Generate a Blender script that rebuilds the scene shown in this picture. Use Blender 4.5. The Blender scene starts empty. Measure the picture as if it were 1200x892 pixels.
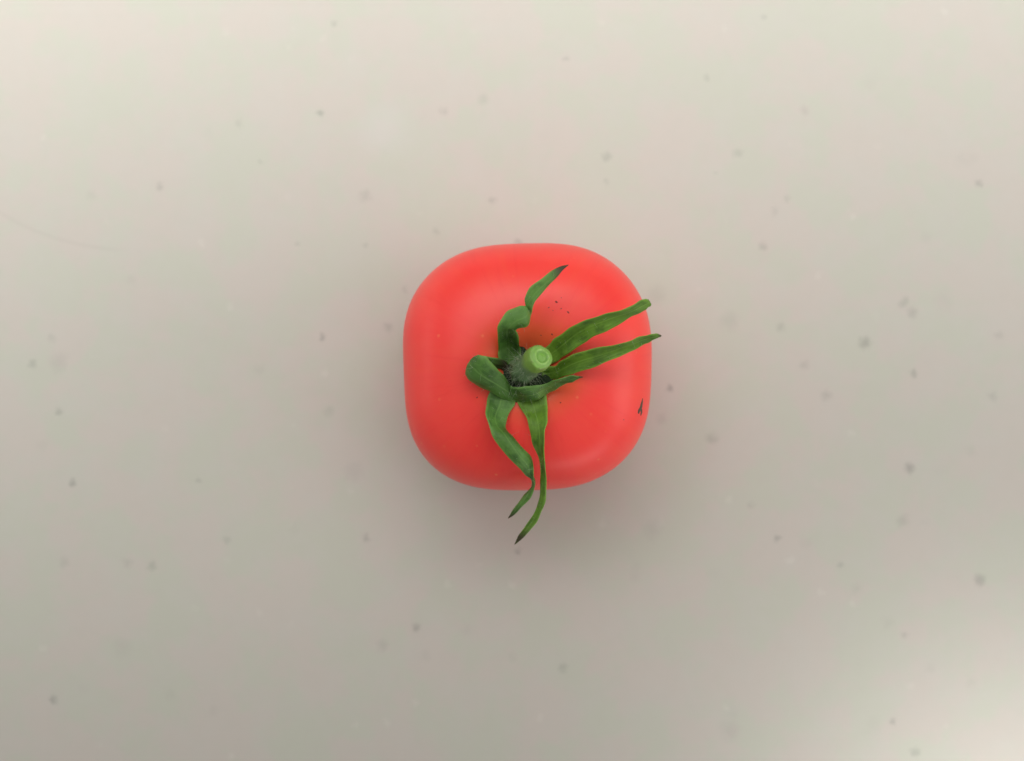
import bpy, bmesh, math, random
import numpy as np
from mathutils import Vector
from mathutils.bvhtree import BVHTree
random.seed(7); np.random.seed(7)
sc = bpy.context.scene
col = sc.collection
MM = 0.001

# ------------------------------------------------------------------ camera
CAM_H = 220.0                       # mm above the counter
KPX = 0.112 / 206.0                 # mm per photo pixel per mm of distance
cam = bpy.data.cameras.new('camera'); cam_o = bpy.data.objects.new('camera', cam)
col.objects.link(cam_o); sc.camera = cam_o
cam_o.location = (0, 0, CAM_H * MM); cam_o.rotation_euler = (0, 0, 0)
cam.sensor_width = 36.0; cam.sensor_fit = 'HORIZONTAL'
cam.lens = 18.0 / (600 * KPX)
cam.clip_start = 0.005; cam.clip_end = 20
cam.dof.use_dof = True; cam.dof.focus_distance = 0.193; cam.dof.aperture_fstop = 17

# ------------------------------------------------------------------ light
world = bpy.data.worlds.new('World'); sc.world = world; world.use_nodes = True
bg = world.node_tree.nodes['Background']
bg.inputs[0].default_value = (1.0, 0.985, 0.955, 1); bg.inputs[1].default_value = 0.26

def area(name, loc, target, size, watts, color, spread=180):
    l = bpy.data.lights.new(name, 'AREA'); l.shape = 'RECTANGLE'
    l.size, l.size_y = size; l.energy = watts; l.color = color; l.spread = math.radians(spread)
    o = bpy.data.objects.new(name, l); col.objects.link(o)
    o.location = loc
    o.rotation_euler = (Vector(target) - Vector(loc)).to_track_quat('-Z', 'Y').to_euler()
    return o
WARM = (1.0, 0.985, 0.955)
area('window_light', (-0.02, 0.24, 0.28), (-0.02, 0.20, 0), (0.7, 0.25), 0.70, WARM, 110)
area('added_left_light', (-0.19, 0.11, 0.26), (-0.16, 0.09, 0), (0.2, 0.2), 0.10, WARM, 80)  # added overhead lamp, not a window; lifts the left of the counter
area('added_near_light', (-0.015, 0.18, 0.225), (-0.015, 0.18, 0), (0.5, 0.12), 0.47, WARM, 92)  # added lamp facing straight down for the counter's falloff, not a window
area('side_light', (0.30, 0.02, 0.30), (0.2, 0.0, 0), (0.2, 0.5), 0.19, WARM, 140)
area('low_side_light', (0.36, -0.05, 0.13), (0, 0, 0), (0.3, 0.2), 0.52, WARM, 180)
area('low_left_light', (-0.30, 0.05, 0.085), (0, 0, 0.015), (0.26, 0.07), 0.068, WARM, 120)
area('low_front_light', (0.17, -0.30, 0.085), (0, 0, 0.015), (0.22, 0.07), 0.095, WARM, 120)
def spot(name, loc, aim, deg, watts):
    l = bpy.data.lights.new(name, 'SPOT'); l.energy = watts; l.spot_size = math.radians(deg); l.spot_blend = 1.0
    l.shadow_soft_size = 0.02; l.color = (1.0, 0.99, 0.965)
    o = bpy.data.objects.new(name, l); col.objects.link(o); o.location = loc
    o.rotation_euler = (Vector(aim) - Vector(loc)).to_track_quat('-Z', 'Y').to_euler()
spot('added_corner_spot', (0.15, -0.15, 0.40), (0.078, -0.073, 0), 12, 4.4)  # added spot; its soft rim stands in for the phone's shadow edge
spot('added_corner_glow', (0.13, -0.15, 0.40), (0.068, -0.078, 0), 18, 2.3)  # second added spot, widens the bright corner

vs = sc.view_settings
sc.display_settings.display_device = 'sRGB'
vs.view_transform = 'Standard'; vs.look = 'None'; vs.exposure = -0.14; vs.gamma = 1.0; vs.use_curve_mapping = False
sc.render.engine = 'CYCLES'
try: sc.cycles.use_denoising = True
except Exception: pass

# ------------------------------------------------------------------ helpers
def P(px, py, z):
    """the place z mm above the counter that the lens sees at this spot of the photo, in metres"""
    k = (CAM_H - z) * KPX
    return Vector(((px - 600) * k, (446 - py) * k, z)) * MM

def mesh_obj(name, verts, faces, mat, parent=None, smooth=True):
    me = bpy.data.meshes.new(name); me.from_pydata([tuple(v) for v in verts], [], faces); me.update()
    bm = bmesh.new(); bm.from_mesh(me); bmesh.ops.recalc_face_normals(bm, faces=bm.faces); bm.to_mesh(me); bm.free()
    if smooth: me.polygons.foreach_set('use_smooth', [True] * len(me.polygons))
    o = bpy.data.objects.new(name, me); col.objects.link(o); me.materials.append(mat)
    if parent: o.parent = parent
    return o

class NT:
    def __init__(self, name):
        self.m = bpy.data.materials.new(name); self.m.use_nodes = True
        self.t = self.m.node_tree; self.bsdf = self.t.nodes['Principled BSDF']
    def n(self, typ, **kw):
        x = self.t.nodes.new(typ)
        for k, v in kw.items(): setattr(x, k, v)
        return x
    def link(self, a, b): self.t.links.new(a, b)
    def set(self, sock, v):
        if hasattr(v, 'is_linked') or isinstance(v, bpy.types.NodeSocket): self.link(v, sock)
        else: sock.default_value = v
    def math(self, op, a, b=0.0, clamp=False):
        x = self.n('ShaderNodeMath', operation=op, use_clamp=clamp); self.set(x.inputs[0], a); self.set(x.inputs[1], b); return x.outputs[0]
    def mix(self, f, a, b, blend='MIX'):
        x = self.n('ShaderNodeMix', data_type='RGBA', blend_type=blend)
        self.set(x.inputs[0], f); self.set(x.inputs[6], a); self.set(x.inputs[7], b); return x.outputs[2]
    def noise(self, vec, scale, detail=3, rough=0.5):
        x = self.n('ShaderNodeTexNoise'); x.inputs['Scale'].default_value = scale
        x.inputs['Detail'].default_value = detail; x.inputs['Roughness'].default_value = rough
        self.link(vec, x.inputs['Vector']); return x
    def ramp(self, v, a, b, lo=0.0, hi=1.0):
        x = self.n('ShaderNodeMapRange', interpolation_type='SMOOTHSTEP')
        self.set(x.inputs[0], v)
        for i, q in zip((1, 2, 3, 4), (a, b, lo, hi)): x.inputs[i].default_value = q
        return x.outputs[0]
    def attr(self, name):
        return self.n('ShaderNodeAttribute', attribute_name=name)
    def bump(self, h, strength, dist):
        x = self.n('ShaderNodeBump'); x.inputs['Strength'].default_value = strength; x.inputs['Distance'].default_value = dist
        self.link(h, x.inputs['Height']); self.link(x.outputs[0], self.bsdf.inputs['Normal'])
C4 = lambda r, g, b: (r, g, b, 1.0)

# ------------------------------------------------------------------ countertop
def counter_material():
    m = NT('speckled_solid_surface'); b = m.bsdf
    co = m.n('ShaderNodeTexCoord').outputs['Object']
    wn = m.noise(co, 900, 2)
    sub = m.n('ShaderNodeVectorMath', operation='SUBTRACT'); m.link(wn.outputs['Color'], sub.inputs[0]); sub.inputs[1].default_value = (.5, .5, .5)
    scl = m.n('ShaderNodeVectorMath', operation='SCALE'); m.link(sub.outputs[0], scl.inputs[0]); scl.inputs['Scale'].default_value = 0.0013
    add = m.n('ShaderNodeVectorMath', operation='ADD'); m.link(co, add.inputs[0]); m.link(scl.outputs[0], add.inputs[1])
    wc = add.outputs[0]
    # soft mottling of the stone itself
    n1 = m.noise(co, 110, 4, 0.6); n2 = m.noise(co, 190, 3, 0.6); n3 = m.noise(co, 420, 3, 0.6)
    c = m.mix(m.ramp(n1.outputs['Fac'], .42, .58), C4(.514, .474, .430), C4(.484, .488, .418))
    c = m.mix(m.ramp(n2.outputs['Fac'], .40, .70, 0, .5), c, C4(.502, .484, .440))
    c = m.mix(m.ramp(n3.outputs['Fac'], .35, .75, 0, .22), c, C4(.475, .455, .405))
    # faint speckles all over the slab
    for scale, thr, amt, colr in ((95, .10, .20, C4(.30, .29, .27)), (170, .11, .16, C4(.36, .34, .31)), (230, .10, .20, C4(.66, .64, .58))):
        v = m.n('ShaderNodeTexVoronoi', feature='F1'); v.inputs['Scale'].default_value = scale; m.link(wc, v.inputs['Vector'])
        spot = m.ramp(v.outputs['Distance'], 0.02, thr + .10, 1, 0)
        sep = m.n('ShaderNodeSeparateColor'); m.link(v.outputs['Color'], sep.inputs[0])
        keep = m.ramp(sep.outputs[0], .62, .95, 0, amt)
        c = m.mix(m.math('MULTIPLY', spot, keep), c, colr)
    # the larger mineral specks, each where it lies in the slab
    SPOTS = [(375,133,6,.5),(187,218,6,.35),(391,28,5,.3),(378,395,6,.6),(455,384,8,.35),(428,230,9,.25),(428,288,5,.3),(348,286,4,.25),
      (61,396,7,.2),(38,427,7,.35),(85,566,6,.55),(69,482,6,.4),(232,563,5,.3),(178,662,7,.35),(266,633,6,.25),(76,660,8,.2),(62,820,7,.5),
      (488,736,7,.5),(429,631,6,.4),(448,757,9,.2),(386,482,9,.2),(577,235,6,.35),(520,130,7,.25),(663,68,5,.3),(711,183,7,.35),(710,213,6,.2),
      (566,117,9,.2),(280,145,7,.22),(305,190,5,.2),(895,20,6,.25),(828,91,5,.25),(865,180,8,.28),(838,203,4,.2),(943,130,8,.2),(894,289,7,.35),
      (908,248,6,.2),(923,232,5,.2),(1146,215,6,.45),(1060,355,8,.3),(1069,366,8,.3),(1014,402,9,.5),(1070,437,6,.45),(915,384,7,.3),(942,428,8,.25),
      (968,463,8,.32),(785,455,6,.65),(834,514,9,.35),(776,491,9,.2),(1066,549,8,.55),(1170,392,7,.2),(1163,465,7,.25),(1058,610,10,.25),
      (911,631,6,.5),(985,662,6,.3),(1148,680,9,.45),(1060,745,6,.3),(1046,846,6,.45),(1073,882,8,.35),(660,782,8,.3),(880,592,6,.2),
      (607,646,5,.45),(607,284,6,.4),(510,272,6,.25),(474,340,6,.25),(1004,690,8,.12),(150,660,7,.2)]
    fac = None
    for px, py, r, k in SPOTS:
        p = P(px, py, 0)
        d = m.n('ShaderNodeVectorMath', operation='DISTANCE'); m.link(wc, d.inputs[0]); d.inputs[1].default_value = (p.x, p.y, 0)
        s = m.ramp(d.outputs['Value'], 0.0, r * 1.2 * CAM_H * KPX * MM, min(1, k * .70), 0.0)
        fac = s if fac is None else m.math('MAXIMUM', fac, s)
    c = m.mix(fac, c, C4(.135, .13, .125))
    # a faint scratch and a pale smudge in the slab
    p0, p1, p2 = P(-10, 243, 0), P(65, 279, 0), P(165, 293, 0)
    M_ = np.array([[2 * (p1.x - p0.x), 2 * (p1.y - p0.y)], [2 * (p2.x - p0.x), 2 * (p2.y - p0.y)]])
    cc = np.linalg.solve(M_, [p1.x**2 - p0.x**2 + p1.y**2 - p0.y**2, p2.x**2 - p0.x**2 + p2.y**2 - p0.y**2])
    cr_ = math.hypot(p0.x - cc[0], p0.y - cc[1])
    d = m.n('ShaderNodeVectorMath', operation='DISTANCE'); m.link(co, d.inputs[0]); d.inputs[1].default_value = (cc[0], cc[1], 0)
    line = m.ramp(m.math('ABSOLUTE', m.math('SUBTRACT', d.outputs['Value'], cr_)), 0, .00050, .08, 0)
    d2 = m.n('ShaderNodeVectorMath', operation='DISTANCE'); m.link(co, d2.inputs[0]); d2.inputs[1].default_value = p1
    c = m.mix(m.math('MULTIPLY', line, m.ramp(d2.outputs['Value'], .006, .012, 1, 0)), c, C4(.25, .23, .20))
    p = P(450, 150, 0); d = m.n('ShaderNodeVectorMath', operation='DISTANCE'); m.link(wc, d.inputs[0]); d.inputs[1].default_value = (p.x, p.y, 0)
    c = m.mix(m.ramp(d.outputs['Value'], 0, .0055, .35, 0), c, C4(.54, .53, .51))
    m.link(c, b.inputs['Base Color'])
    b.inputs['Roughness'].default_value = 0.55; b.inputs['Specular IOR Level'].default_value = 0.25
    m.bump(n3.outputs['Fac'], 0.05, 0.0002)
    return m.m
cm = counter_material()
bm = bmesh.new(); bmesh.ops.create_cube(bm, size=1.0)
for v in bm.verts: v.co = Vector((v.co.x * 0.60, v.co.y * 0.46, v.co.z * 0.03 - 0.015))
bmesh.ops.bevel(bm, geom=bm.edges[:], offset=0.003, segments=3, profile=0.5, affect='EDGES')
me = bpy.data.meshes.new('countertop'); bm.to_mesh(me); bm.free(); me.materials.append(cm)
counter = bpy.data.objects.new('countertop', me); col.objects.link(counter)
counter['kind'] = 'structure'; counter['label'] = 'pale grey speckled stone-look countertop under the tomato'

# ------------------------------------------------------------------ tomato
FC = (618.0, 430.0)
AZ = 13.6                                    # half height, mm
tom = bpy.data.objects.new('cherry_tomato', None); col.objects.link(tom)
base = P(FC[0], FC[1], AZ); tom.location = (0, 0, 0)
tom.empty_display_size = 0.005
tom['label'] = 'squarish ripe red cherry tomato with green calyx lying on the pale countertop'; tom['category'] = 'tomato'
ORG = Vector((base.x, base.y, 0)); tom.location = ORG

OUT = [(474.4,430),(474.7,384.8),(479.7,359.7),(490.5,340),(504.8,322),(521,308.6),(542.5,297.8),(567.6,290.6),(592.7,288.2),(620,287),(643,286.8),
  (668.4,289),(688,294.5),(709.7,304.5),(727.6,319),(742,337),(751.8,354),(758,374),(761.4,399),(761.9,430),(760.8,457),(757.2,483.8),(752.7,501.7),
  (743.8,520.6),(727.6,539.4),(709.7,553.8),(690,563.6),(668.4,569.4),(641.5,572.6),(618,573.2),(592.7,573.2),(567.6,571.6),(549.7,568),(531.7,561),
  (512,548.8),(494,530.4),(483.3,507),(477,478.4),(474.6,453.3)]
ang = np.array([math.atan2(-(y - FC[1]), x - FC[0]) for x, y in OUT]); rad = np.array([math.hypot(x - FC[0], y - FC[1]) for x, y in OUT])
rad = rad * 0.112 * (CAM_H - AZ) / 206.0
A = [np.ones_like(ang)]
for k in range(1, 9): A += [np.cos(k * ang), np.sin(k * ang)]
coef = np.linalg.lstsq(np.stack(A, 1), rad, rcond=None)[0]
def r_out(t):
    s = coef[0] + 0 * t
    for k in range(1, 9): s = s + coef[2 * k - 1] * np.cos(k * t) + coef[2 * k] * np.sin(k * t)
    return s
R0 = float(coef[0])
NU, NV = 144, 96
def fruit_point(t, f):
    n = 2.95
    cr = abs(math.cos(f)) ** (2 / n); s = math.sin(f); cz = math.copysign(abs(s) ** (2 / n), s)
    w = cr ** 1.3
    ro = R0 + (float(r_out(np.array(t))) - R0) * w
    if s < 0: cr *= 1 - 0.10 * (1 - cr) * 0
    r = ro * cr
    z = AZ * cz
    if s > 0:
        z -= 3.0 * math.exp(-(r / 3.3) ** 2)
        z += 0.12 * math.cos(4 * t + 0.6) * math.exp(-((r - 9) / 4.0) ** 2)
        z += 0.10 * math.cos(2 * t + 1.9) * math.exp(-((r - 7) / 4.0) ** 2)
    else:
        z += 0.7 * math.exp(-(r / 2.2) ** 2)
    return Vector((r * math.cos(t), r * math.sin(t), z + AZ)) * MM
verts = []; faces = []
for j in range(1, NV):
    f = -math.pi / 2 + math.pi * j / NV
    for i in range(NU): verts.append(fruit_point(2 * math.pi * i / NU, f))
ib = len(verts); verts.append(fruit_point(0, -math.pi / 2)); it = len(verts); verts.append(fruit_point(0, math.pi / 2))
for j in range(NV - 2):
    for i in range(NU):
        a = j * NU + i; b_ = j * NU + (i + 1) % NU
        faces.append((a, b_, b_ + NU, a + NU))
for i in range(NU):
    faces.append((ib, (i + 1) % NU, i)); q = (NV - 2) * NU; faces.append((it, q + i, q + (i + 1) % NU))

def fruit_material():
    m = NT('tomato_skin'); b = m.bsdf
    co = m.n('ShaderNodeTexCoord').outputs['Object']
    sx = m.n('ShaderNodeSeparateXYZ'); m.link(co, sx.inputs[0])
    rr = m.math('SQRT', m.math('ADD', m.math('MULTIPLY', sx.outputs[0], sx.outputs[0]), m.math('MULTIPLY', sx.outputs[1], sx.outputs[1])))
    n1 = m.noise(co, 160, 3, .5); n2 = m.noise(co, 1500, 3, .6); n3 = m.noise(co, 60, 2, .5)
    c = m.mix(m.ramp(n1.outputs['Fac'], .3, .7), C4(.88, .046, .040), C4(.89, .062, .050))
    th = m.math('ARCTAN2', sx.outputs[1], sx.outputs[0])
    cm2 = m.n('ShaderNodeCombineXYZ'); m.link(m.math('MULTIPLY', m.math('COSINE', th), 14.0), cm2.inputs[0]); m.link(m.math('MULTIPLY', m.math('SINE', th), 14.0), cm2.inputs[1]); m.link(m.math('MULTIPLY', rr, 160.0), cm2.inputs[2])
    stk = m.noise(cm2.outputs[0], 1.0, 4, .6)
    c = m.mix(m.ramp(stk.outputs['Fac'], .42, .75, 0, .24), c, C4(.88, .085, .040))
    c = m.mix(m.ramp(stk.outputs['Fac'], .25, .45, .2, 0), c, C4(.76, .026, .024))
    # unripe orange tinge round the stalk
    rn = m.math('ADD', rr, m.math('MULTIPLY', m.math('SUBTRACT', n1.outputs['Fac'], .5), .006))
    top = m.ramp(sx.outputs[2], .018, .024)
    tinge = m.math('MULTIPLY', m.ramp(rn, .0030, .0090, .55, 0.0), top)
    c = m.mix(tinge, c, C4(.66, .15, .030))
    # pale pinprick dots of the skin
    v = m.n('ShaderNodeTexVoronoi', feature='F1'); v.inputs['Scale'].default_value = 520; m.link(co, v.inputs['Vector'])
    sep = m.n('ShaderNodeSeparateColor'); m.link(v.outputs['Color'], sep.inputs[0])
    dots = m.math('MULTIPLY', m.ramp(v.outputs['Distance'], .02, .16, 1, 0), m.ramp(sep.outputs[1], .72, .95, 0, .35))
    c = m.mix(dots, c, C4(.92, .33, .12))
    m.link(c, b.inputs['Base Color'])
    b.inputs['Subsurface Weight'].default_value = 0.25
    b.inputs['Subsurface Radius'].default_value = (1.0, .18, .10); b.inputs['Subsurface Scale'].default_value = 0.0022
    m.link(m.ramp(n3.outputs['Fac'], .3, .7, .36, .44), b.inputs['Roughness'])
    b.inputs['Specular IOR Level'].default_value = 0.36
    m.bump(n2.outputs['Fac'], 0.06, 0.00012)
    return m.m
fruit = mesh_obj('fruit', verts, faces, fruit_material(), tom)
bvh = BVHTree.FromPolygons([v + ORG for v in verts], faces)
CAMP = Vector((0, 0, CAM_H * MM))
def on_fruit(px, py):
    d = (P(px, py, 10) - CAMP).normalized()
    return bvh.ray_cast(CAMP, d)[:2]

def skin_height(px, py):
    p = on_fruit(px, py)[0]
    return -99.0 if p is None else p.z / MM

# ------------------------------------------------------------------ green parts
def green_material(name, dark, light, edge, rough=.55):
    m = NT(name); b = m.bsdf
    co = m.n('ShaderNodeTexCoord').outputs['Object']
    u = m.attr('along').outputs['Fac']; v = m.attr('across').outputs['Fac']
    n1 = m.noise(co, 420, 4, .6); n2 = m.noise(co, 1700, 3, .6)
    # long veins following the sepal
    cmb = m.n('ShaderNodeCombineXYZ'); m.link(m.math('MULTIPLY', v, 5.0), cmb.inputs[0]); m.link(m.math('MULTIPLY', u, 3.0), cmb.inputs[1])
    vn = m.noise(cmb.outputs[0], 2.2, 3, .6)
    c = m.mix(m.ramp(n1.outputs['Fac'], .32, .68), dark, light)
    c = m.mix(m.ramp(vn.outputs['Fac'], .45, .75, 0, .26), c, edge)
    e = m.math('ABSOLUTE', m.math('SUBTRACT', v, .5))
    c = m.mix(m.ramp(e, .36, .5, 0, .60), c, edge)
    nb = m.noise(co, 210, 3, .6)
    c = m.mix(m.ramp(nb.outputs['Fac'], .50, .68, 0, .55), c, dark)
    c = m.mix(m.ramp(nb.outputs['Fac'], .30, .42, .35, 0), c, edge)
    c = m.mix(m.ramp(e, 0.0, .05, .35, 0), c, edge)
    un = m.math('ADD', u, m.math('MULTIPLY', m.math('SUBTRACT', n1.outputs['Fac'], .5), .10))
    c = m.mix(m.ramp(un, .83, .935, 0, m_tip), c, C4(.045, .030, .018))
    m.link(c, b.inputs['Base Color'])
    b.inputs['Roughness'].default_value = rough; b.inputs['Specular IOR Level'].default_value = .35
    b.inputs['Subsurface Weight'].default_value = .15; b.inputs['Subsurface Radius'].default_value = (.5, 1, .2); b.inputs['Subsurface Scale'].default_value = .0006
    m.bump(m.math('ADD', n2.outputs['Fac'], m.math('MULTIPLY', vn.outputs['Fac'], .8)), .25, .00020)
    return m.m
m_tip = .95
G_BLUE = green_material('sepal_green_outer', C4(.034, .095, .014), C4(.105, .240, .042), C4(.175, .340, .075))
G_YELL = green_material('sepal_green_inner', C4(.044, .108, .006), C4(.122, .252, .018), C4(.215, .385, .058))
G_BASE = green_material('calyx_base_green', C4(.010, .024, .008), C4(.020, .045, .012), C4(.03, .06, .018), .8)  # dark hairy green, deepened to put the hollow's shade into its colour
m_tip = .25
G_BLUNT = green_material('sepal_green_blunt', C4(.044, .108, .006), C4(.122, .252, .018), C4(.215, .385, .058))

def catmull(rows, per):
    rows = np.array(rows, float); n = len(rows); out = []
    for i in range(n - 1):
        p0 = rows[max(i - 1, 0)]; p1 = rows[i]; p2 = rows[i + 1]; p3 = rows[min(i + 2, n - 1)]
        for s in range(per):
            t = s / per
            out.append(.5 * ((2 * p1) + (-p0 + p2) * t + (2 * p0 - 5 * p1 + 4 * p2 - p3) * t ** 2 + (-p0 + 3 * p1 - 3 * p2 + p3) * t ** 3))
    out.append(rows[-1]); return out

def sepal(rows, mat, label=None, thick=.27, per=6, wob=.10, seed=0):
    """rows: one edge (photo spot, height mm), the other edge, bulge of the middle in mm"""
    rnd = random.Random(seed); ph = [rnd.uniform(0, 6.3) for _ in range(6)]
    rr = catmull(rows, per); L = len(rr); NX = 9
    for r in rr:
        for k in (0, 3):
            h = skin_height(r[k], r[k + 1])
            r[k + 2] = max(r[k + 2], h + .28)
        h = skin_height((r[0] + r[3]) / 2, (r[1] + r[4]) / 2); mid = (r[2] + r[5]) / 2
        if mid + min(r[6], 0) < h + .25: r[6] = max(r[6], h + .25 - mid)
    cent = []; Ls = []; Rs = []
    for r in rr:
        a = P(r[0], r[1], r[2]); b_ = P(r[3], r[4], r[5]); Ls.append(a); Rs.append(b_); cent.append((a + b_) / 2)
    top = []; bot = []
    for i in range(L):
        T = (cent[min(i + 1, L - 1)] - cent[max(i - 1, 0)]).normalized()
        W = Rs[i] - Ls[i]; w = W.length
        if w < 1e-6: W = Vector((1, 0, 0))
        N = T.cross(W).normalized()
        if i and N.dot(prevN) < 0 : N = -N
        if i == 0 and N.z < 0: N = -N
        prevN = N
        tip = min(1.0, w / .0009)
        u = i / (L - 1)
        for j in range(NX):
            s = j / (NX - 1); q = 1 - (2 * s - 1) ** 2
            p = Ls[i] + W * s if w >= 1e-6 else cent[i].copy()
            amp = MM * tip
            p = p + N * (rr[i][6] * q * MM * min(1, w / .0018))
            p = p + N * (wob * amp * (math.sin(u * 13 + ph[0] + s * 3) + .6 * math.sin(u * 27 + ph[1] - 4 * s)))
            if w > 1e-6:
                ed = (2 * s - 1)
                p = p + W.normalized() * (ed * amp * .05 * (math.sin(u * 31 + ph[2] + (2 if ed > 0 else 0)) + .7 * math.sin(u * 57 + ph[3] * (1 if ed > 0 else 2))))
            rib = .10 * math.exp(-((s - .5) / .09) ** 2)
            h = thick * MM * .5 * (max(.12, q ** .5)) * max(.25, tip)
            top.append(p + N * (h - rib * amp * .6)); bot.append(p - N * (h + rib * amp))
    V = top + bot; off = len(top); F = []
    for i in range(L - 1):
        for j in range(NX - 1):
            a = i * NX + j
            F.append((a, a + 1, a + 1 + NX, a + NX)); F.append((off + a, off + a + NX, off + a + NX + 1, off + a + 1))
        a = i * NX; F.append((a, a + NX, off + a + NX, off + a)); a = i * NX + NX - 1; F.append((a, off + a, off + a + NX, a + NX))
    for j in range(NX - 1):
        F.append((j, off + j, off + j + 1, j + 1)); a = (L - 1) * NX + j; F.append((a, a + 1, off + a + 1, off + a))
    o = mesh_obj('sepal', [v - ORG for v in V], F, mat, tom)
    me = o.data
    al = me.attributes.new('along', 'FLOAT', 'POINT'); ac = me.attributes.new('across', 'FLOAT', 'POINT')
    us = [i / (L - 1) for i in range(L) for j in range(NX)] * 2; ss = [j / (NX - 1) for i in range(L) for j in range(NX)] * 2
    al.data.foreach_set('value', us); ac.data.foreach_set('value', ss)
    if label: o['label'] = label
    return o, cent, Ls, Rs

SEP = []
# upper sepal, twisted in the middle
SEP.append(sepal([(585,428,24.6,610,426,24.8,0),(584,416,25.8,611,414,26,-.5),(583.6,405,28,609,404,28,-.9),(583.2,392,30.5,606,390,29.6,-.2),
  (585,379,31.6,605,386.5,30.2,.2),(594,365,31.6,612,384,30.4,.45),(607,359.5,31.4,620,381,30.2,.5),(615,357,31.2,623,370,30.0,.15),
  (615.2,348.6,31.6,623.9,360.5,31.2,.25),(623.7,335,32,630.4,349,31.2,.3),(640.5,322,32,644.3,332.8,31.2,.25),(655.5,313,31.6,656.9,319.8,31.2,.1),(665.9,310.2,31.1,666.2,310.8,31.1,0)],
  G_BLUE, 'twisted upper sepal with a dry dark tip', seed=1))
# left sepal, curled over on itself
SEP.append(sepal([(598,452,25.0,610,470,24.8,0),(600.3,455,26.4,602,471,26,.2),(594,445.0,28.3,591.8,468.5,27,.4),(583.3,432.7,29.8,573,459,28,.5),(573,422.5,30.8,556,449,28.6,.5),
  (567.3,416.8,31,546.5,441.5,28.6,.4),(561,416.2,30.4,544.8,435,28.2,.2),(563,418.5,29.2,549,430,27.2,0),(570,417.6,28.4,565,433,26.6,0),(588,421,26.8,586,433,25.8,0),(598,427,25.2,596,438,24.8,0)],
  G_BLUE, 'broad left sepal curled back over itself', seed=2))
# short sepal wrapping in front of the stalk
SEP.append(sepal([(598,452,28.4,600,469,26.6,0),(606.5,454,29.4,614,471,27.2,.2),(621.6,453,29.6,628,467.5,27.6,.2),(636.5,449.8,28.8,643,462,27,-.1),
  (649.3,445.3,29.4,655.7,454,28.2,0),(664.2,442,29.8,668.5,447.6,29,0),(677,440.3,30,678.5,444,29.6,0),(683.3,441.6,30,683.5,442.2,30,0)],
  G_BLUE, 'short sepal with black tip in front of the stalk', seed=3))
# lower left sepal, its narrow end hanging past the fruit
SEP.append(sepal([(577,452,24.6,606,462,24.6,0),(571.8,463,26.4,604,471,25.8,-.2),(570.5,474,28,600.6,478,26.8,-.35),(570,486,29.2,594,491,27.6,-.3),(573.5,500.5,29.8,592.8,502.6,28.2,0),
  (580.8,516.6,30,602.7,513.8,28.8,.35),(595.4,535.5,29.4,616.4,528.2,28.6,.4),(610,551.6,28.2,624.2,538.8,27.8,.35),(619.3,558.8,26.6,625,553.5,27.8,.1),(622.4,564.5,25.2,626.4,562.2,27,0),
  (621.6,571.5,24.4,627.2,570.5,25.8,.1),(613,581.5,24,621,585,24.6,.15),(601.6,596.4,22.8,609,597.2,23,.15),(596.4,604.8,21.9,600,605.4,22,0),(595.4,607.6,21.6,596,607.8,21.6,0)],
  G_BLUE, 'lower left sepal hanging past the fruit edge', seed=4))
# lower sepal, longest
SEP.append(sepal([(606,458,24.6,636,454,24.8,0),(606,470,25.6,641,466,26,-.2),(611,480,27,641.8,478.7,27.6,-.4),(618,493,28.2,641.2,493,29,-.4),(622.5,507.8,28.4,638.4,505,29.8,-.3),
  (625.4,522.4,28,636.8,522.4,29.8,-.2),(631,538.4,27.6,638.4,538.4,29.2,-.15),(632.7,551.6,27,640.6,551.6,28.2,-.1),(632.7,569,25.8,640.2,569,26.8,0),(631.6,587,24.6,639,588.5,25.2,.1),
  (625.2,602,23.4,633,604,23.8,.15),(614.8,617,22.2,624,618.5,22.4,.15),(607,629.5,21.2,612.5,631,21.2,.1),(602.6,637.8,20.4,603.4,638.4,20.4,0)],
  G_YELL, 'long thin lower sepal hanging past the fruit edge', seed=5))
# two long sepals to the right
SEP.append(sepal([(630,414,24.8,640,430,24.8,0),(642.9,404.5,26.4,652.4,423,26.2,-.3),(651.5,395.8,28,662.9,416.8,27.6,-.5),(666.7,384.6,29.6,682,403.3,29,-.55),(683.9,376.6,30.6,699,393.4,29.8,-.5),
  (706.7,369,31.2,718.2,383.5,30.2,-.4),(729.6,362.7,31,739,372.6,30.2,-.25),(744.8,355,30.6,752.5,365.4,29.9,.1),(754.4,350.4,30.2,759.4,361.6,29.6,.3),(759.6,350.6,29.8,761.8,358,29.4,.2),(761.2,352.4,29.6,762.2,356,29.4,0)],
  G_BLUNT, 'upper right sepal with a blunt green tip', seed=6))
SEP.append(sepal([(634,430,24.8,636,446,24.8,0),(648.6,429,26.2,648.6,444.5,26,-.3),(657,423.6,27.6,659,442,27.2,-.45),(676.2,413.2,29,682,434.7,28.6,-.55),(706.7,406.6,30.2,710.5,424.8,29.6,-.5),
  (733.4,400.3,30.6,737.2,413.4,30,-.4),(752.5,394.6,30.4,754.4,404,29.8,-.2),(763.9,391.6,30.1,764.3,398.6,29.6,0),(772,391.6,29.8,773,395.4,29.5,0),(775,393,29.6,775.2,393.8,29.6,0)],
  G_YELL, 'lower right sepal tapering to a thin brown tip', seed=8))

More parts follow.
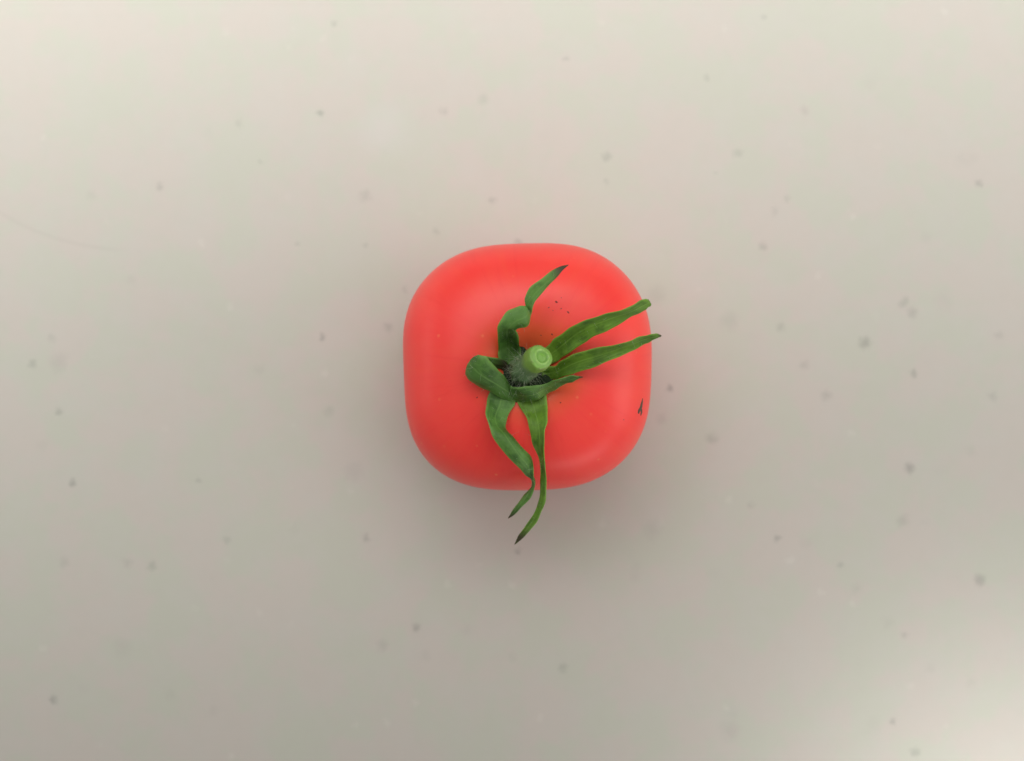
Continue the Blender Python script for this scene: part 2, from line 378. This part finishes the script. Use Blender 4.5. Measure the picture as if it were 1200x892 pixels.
# the green cushion the sepals grow from
V = []; F = []; NR, NT_ = 8, 48
cx, cy = 614.0, 441.0
for i in range(NR + 1):
    q = i / NR
    for j in range(NT_):
        a = 2 * math.pi * j / NT_
        rp = q * (29 + 4.5 * math.sin(7 * a + .8) + 2 * math.sin(3 * a))
        px, py = cx + rp * math.cos(a), cy + rp * math.sin(a)
        h = skin_height(px, py)
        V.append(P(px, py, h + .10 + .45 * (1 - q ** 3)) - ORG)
for i in range(NR):
    for j in range(NT_):
        a = i * NT_ + j; b_ = i * NT_ + (j + 1) % NT_; F.append((a, b_, b_ + NT_, a + NT_))
cb = mesh_obj('calyx_base', V, F, G_BASE, tom)
cb.data.attributes.new('along', 'FLOAT', 'POINT').data.foreach_set('value', [.2] * len(V))
cb.data.attributes.new('across', 'FLOAT', 'POINT').data.foreach_set('value', [.3] * len(V))

# ------------------------------------------------------------------ stalk
def stem_material(cut=False):
    m = NT('stalk_cut' if cut else 'stalk_skin'); b = m.bsdf
    co = m.n('ShaderNodeTexCoord').outputs['Object']
    n1 = m.noise(co, 700, 4, .6); n2 = m.noise(co, 2500, 3, .6)
    u = m.attr('along').outputs['Fac']
    if cut:
        c = m.mix(m.ramp(m.math('ADD', u, m.math('MULTIPLY', n1.outputs['Fac'], .15)), .15, 1.05), C4(.18, .38, .055), C4(.19, .38, .062))
        c = m.mix(m.ramp(n1.outputs['Fac'], .45, .7, 0, .35), c, C4(.22, .40, .10))
        band = m.math('ABSOLUTE', m.math('SUBTRACT', u, .60))
        c = m.mix(m.math('MULTIPLY', m.ramp(band, .02, .16, .75, 0), m.ramp(n1.outputs['Fac'], .35, .6, .35, 1)), c, C4(.36, .56, .18))
        c = m.mix(m.ramp(m.math('ABSOLUTE', m.math('SUBTRACT', u, .40)), .02, .12, .55, 0), c, C4(.13, .30, .04))
        c = m.mix(m.math('MULTIPLY', m.ramp(u, .84, .98), m.ramp(n1.outputs['Fac'], .38, .62)), c, C4(.16, .20, .05))
    else:
        lo = m.mix(n1.outputs['Fac'], C4(.060, .120, .045), C4(.130, .215, .095))
        hi = m.mix(n1.outputs['Fac'], C4(.125, .25, .028), C4(.185, .335, .050))
        c = m.mix(m.ramp(m.math('ADD', u, m.math('MULTIPLY', m.math('SUBTRACT', n1.outputs['Fac'], .5), .25)), .62, .80), lo, hi)
    m.link(c, b.inputs['Base Color']); b.inputs['Roughness'].default_value = .45 if cut else .6
    b.inputs['Subsurface Weight'].default_value = .25; b.inputs['Subsurface Radius'].default_value = (.6, 1, .3); b.inputs['Subsurface Scale'].default_value = .0008
    m.bump(n2.outputs['Fac'], .35, .0002)
    return m.m
ax = [(610,439,23.6,2.2),(610,438.5,24.6,2.0),(610,438,25.4,1.45),(610.5,437.5,26.2,1.35),(611.5,436,27.1,1.50),(613.5,434,28.0,1.68),(616,432,28.9,1.62),(619,429.6,29.7,1.42),
      (622,427.2,30.3,1.38),(625,424.6,30.8,1.50),(628.2,422.2,31.3,1.60),(631,420.4,31.8,1.61),(633,419.2,32.2,1.57),(633.8,418.8,32.35,1.48)]
sx_ = catmull(ax, 4); NS = 40; V = []; F = []; U = []
cs = [P(a[0], a[1], a[2]) for a in sx_]
frame_last = None
CUTN = Vector((.50, .34, 1)).normalized()
for i, c_ in enumerate(cs):
    T = (cs[min(i + 1, len(cs) - 1)] - cs[max(i - 1, 0)]).normalized()
    k = min(1, max(0, (i / (len(cs) - 1) - .75) / .25)); T = T.lerp(CUTN, k).normalized()
    X = Vector((1, 0, 0)); X = (X - T * X.dot(T)).normalized(); Y = T.cross(X)
    for j in range(NS):
        a = 2 * math.pi * j / NS
        r = sx_[i][3] * (1 + .035 * math.sin(3 * a + 1) + .02 * math.sin(7 * a + i * .05)) * MM
        lump = max(0, 1 - i / (len(cs) - 1) / .62)
        r *= 1 + min(1, lump * 2.5) * (.10 * math.sin(5 * a + i * .35 + 1.3) + .07 * math.sin(9 * a - i * .5) + random.uniform(-.03, .03))
        V.append(c_ + (X * math.cos(a) + Y * math.sin(a)) * r - ORG); U.append(i / (len(cs) - 1))
    frame_last = (c_, X, Y, T)
for i in range(len(cs) - 1):
    for j in range(NS):
        a = i * NS + j; b_ = i * NS + (j + 1) % NS; F.append((a, b_, b_ + NS, a + NS))
F.append(tuple(range(NS))[::-1]); F.append(tuple((len(cs) - 1) * NS + j for j in range(NS)))
stem = mesh_obj('stalk', V, F, stem_material(), tom)
stem.data.attributes.new('along', 'FLOAT', 'POINT').data.foreach_set('value', U)
stem['label'] = 'short hairy stalk with a knuckle, cut off at the top'
# the cut end with its rings
c_, X, Y, T = frame_last
ring = [(0, .16), (.18, .13), (.34, .02), (.46, .02), (.54, .18), (.60, .26), (.66, .18), (.74, .02), (.86, .04), (.95, .03), (1.0, -.05), (1.02, -.20)]
V = []; F = []; U = []
for q, h in ring:
    for j in range(NS):
        a = 2 * math.pi * j / NS
        rr_ = q * 1.49 * (1 + .035 * math.sin(3 * a + 1) + .03 * math.sin(2 * a + 2.0) * (1 - q)) * MM
        V.append(c_ + (X * math.cos(a) + Y * math.sin(a)) * rr_ + (X * .16 + Y * .0) * MM * (1 - q) + T * (h + .03 + .02 * math.sin(5 * a + 9 * q) + .035 * math.sin(3 * a - 6 * q + 1) * q) * MM - ORG); U.append(q)
for i in range(len(ring) - 1):
    for j in range(NS):
        a = i * NS + j; b_ = i * NS + (j + 1) % NS; F.append((a, b_, b_ + NS, a + NS))
cut = mesh_obj('cut_end', V, F, stem_material(True), stem)
cut.data.attributes.new('along', 'FLOAT', 'POINT').data.foreach_set('value', U)
cut['label'] = 'bright green cut end of the stalk with pale rings'

# ------------------------------------------------------------------ hairs
hm = NT('fine_hair'); hm.bsdf.inputs['Base Color'].default_value = C4(.30, .35, .24); hm.bsdf.inputs['Roughness'].default_value = .5
def hairs(roots, parent, name='hair'):
    V = []; F = []
    for p, d, ln, rad_ in roots:
        bend = Vector((random.gauss(0, 1), random.gauss(0, 1), random.gauss(0, .6))) * .5
        a = d.orthogonal().normalized(); b_ = d.cross(a)
        n = 5; st = len(V)
        for i in range(n):
            t = i / (n - 1); q = p + d * ln * t + bend * ln * t * t
            for k in range(3):
                an = 2.094 * k; V.append(q + (a * math.cos(an) + b_ * math.sin(an)) * rad_ * (1 - .7 * t) - ORG)
        for i in range(n - 1):
            for k in range(3):
                x = st + i * 3 + k; y = st + i * 3 + (k + 1) % 3; F.append((x, y, y + 3, x + 3))
    o = mesh_obj(name, V, F, hm.m, parent); o['kind'] = 'stuff'; return o
roots = []
me = stem.data; nn = [v.normal.copy() for v in me.vertices]
for _ in range(600):
    i = random.randrange(len(me.vertices)); f = i // NS / len(cs)
    if f > .62 or f < .1: continue
    roots.append((me.vertices[i].co + ORG, (nn[i] + Vector((random.gauss(0, .3), random.gauss(0, .3), random.gauss(0, .3)))).normalized(), random.uniform(.4, 1.2) * MM, random.uniform(.012, .022) * MM))
hairs(roots, stem)
for (o, cent, Ls, Rs), cnt in zip(SEP, (70, 60, 60, 50, 50, 26, 26)):
    roots = []; me = o.data; n = len(me.vertices)
    for _ in range(cnt):
        i = random.randrange(n // 2); u = (i // 9) / len(cent)
        if u > random.uniform(.25, .9): continue
        roots.append((me.vertices[i].co + ORG, (me.vertices[i].normal + Vector((random.gauss(0, .5), random.gauss(0, .5), random.gauss(0, .3)))).normalized(), random.uniform(.25, .7) * MM, random.uniform(.010, .018) * MM))
    if roots: hairs(roots, o)

# ------------------------------------------------------------------ marks on the skin
dm = NT('dark_speck'); dm.bsdf.inputs['Base Color'].default_value = C4(.15, .024, .014); dm.bsdf.inputs['Roughness'].default_value = .6
def speck(px, py, r):
    p, n = on_fruit(px, py)
    bm = bmesh.new(); bmesh.ops.create_icosphere(bm, subdivisions=1, radius=1.0)
    X = n.orthogonal().normalized(); Y = n.cross(X); k = random.uniform(.7, 1.4)
    vv = [p + (X * v.co.x * r * k + Y * v.co.y * r / k) * MM * random.uniform(.8, 1.15) + n * v.co.z * .035 * MM - ORG for v in bm.verts]
    ff = [tuple(v.index for v in f.verts) for f in bm.faces]; bm.free()
    return mesh_obj('speck', vv, ff, dm.m, fruit)
for px, py, r in [(652,354,.16),(657.7,361.8,.09),(665.7,366,.15),(643,360.6,.09),(647,392,.12),(634,393,.09),(656.8,472,.10),(731,492,.08),(559,466,.10),(658,349,.06),(648,364,.06),(590,372,.05)]:
    speck(px, py, r)
sm = NT('dry_scar'); sm.bsdf.inputs['Base Color'].default_value = C4(.075, .050, .028); sm.bsdf.inputs['Roughness'].default_value = .7
V = []; F = []
for path in ([(753.0,467,.05),(752.7,470.5,.20),(752.0,474,.32),(751.0,477.5,.42),(749.8,480.5,.40),(748.7,483,.26),(748.2,485,.06)],
             [(751.4,478,.06),(751.9,481,.24),(751.7,484,.26),(750.8,487,.06)]):
    o_ = len(V)
    for i, (px, py, r) in enumerate(path):
        p, n = on_fruit(px, py); p2, _ = on_fruit(px - .3, py + 2); T = (p2 - p).normalized(); S = n.cross(T).normalized()
        for k in range(6):
            a = 2 * math.pi * k / 6; V.append(p + S * math.cos(a) * r * random.uniform(.75, 1.2) * MM + n * math.sin(a) * .06 * MM - ORG)
    for i in range(len(path) - 1):
        for k in range(6):
            x = o_ + i * 6 + k; y = o_ + i * 6 + (k + 1) % 6; F.append((x, y, y + 6, x + 6))
scar = mesh_obj('scar', V, F, sm.m, fruit); scar['label'] = 'small dark dry scar near the right edge of the fruit'
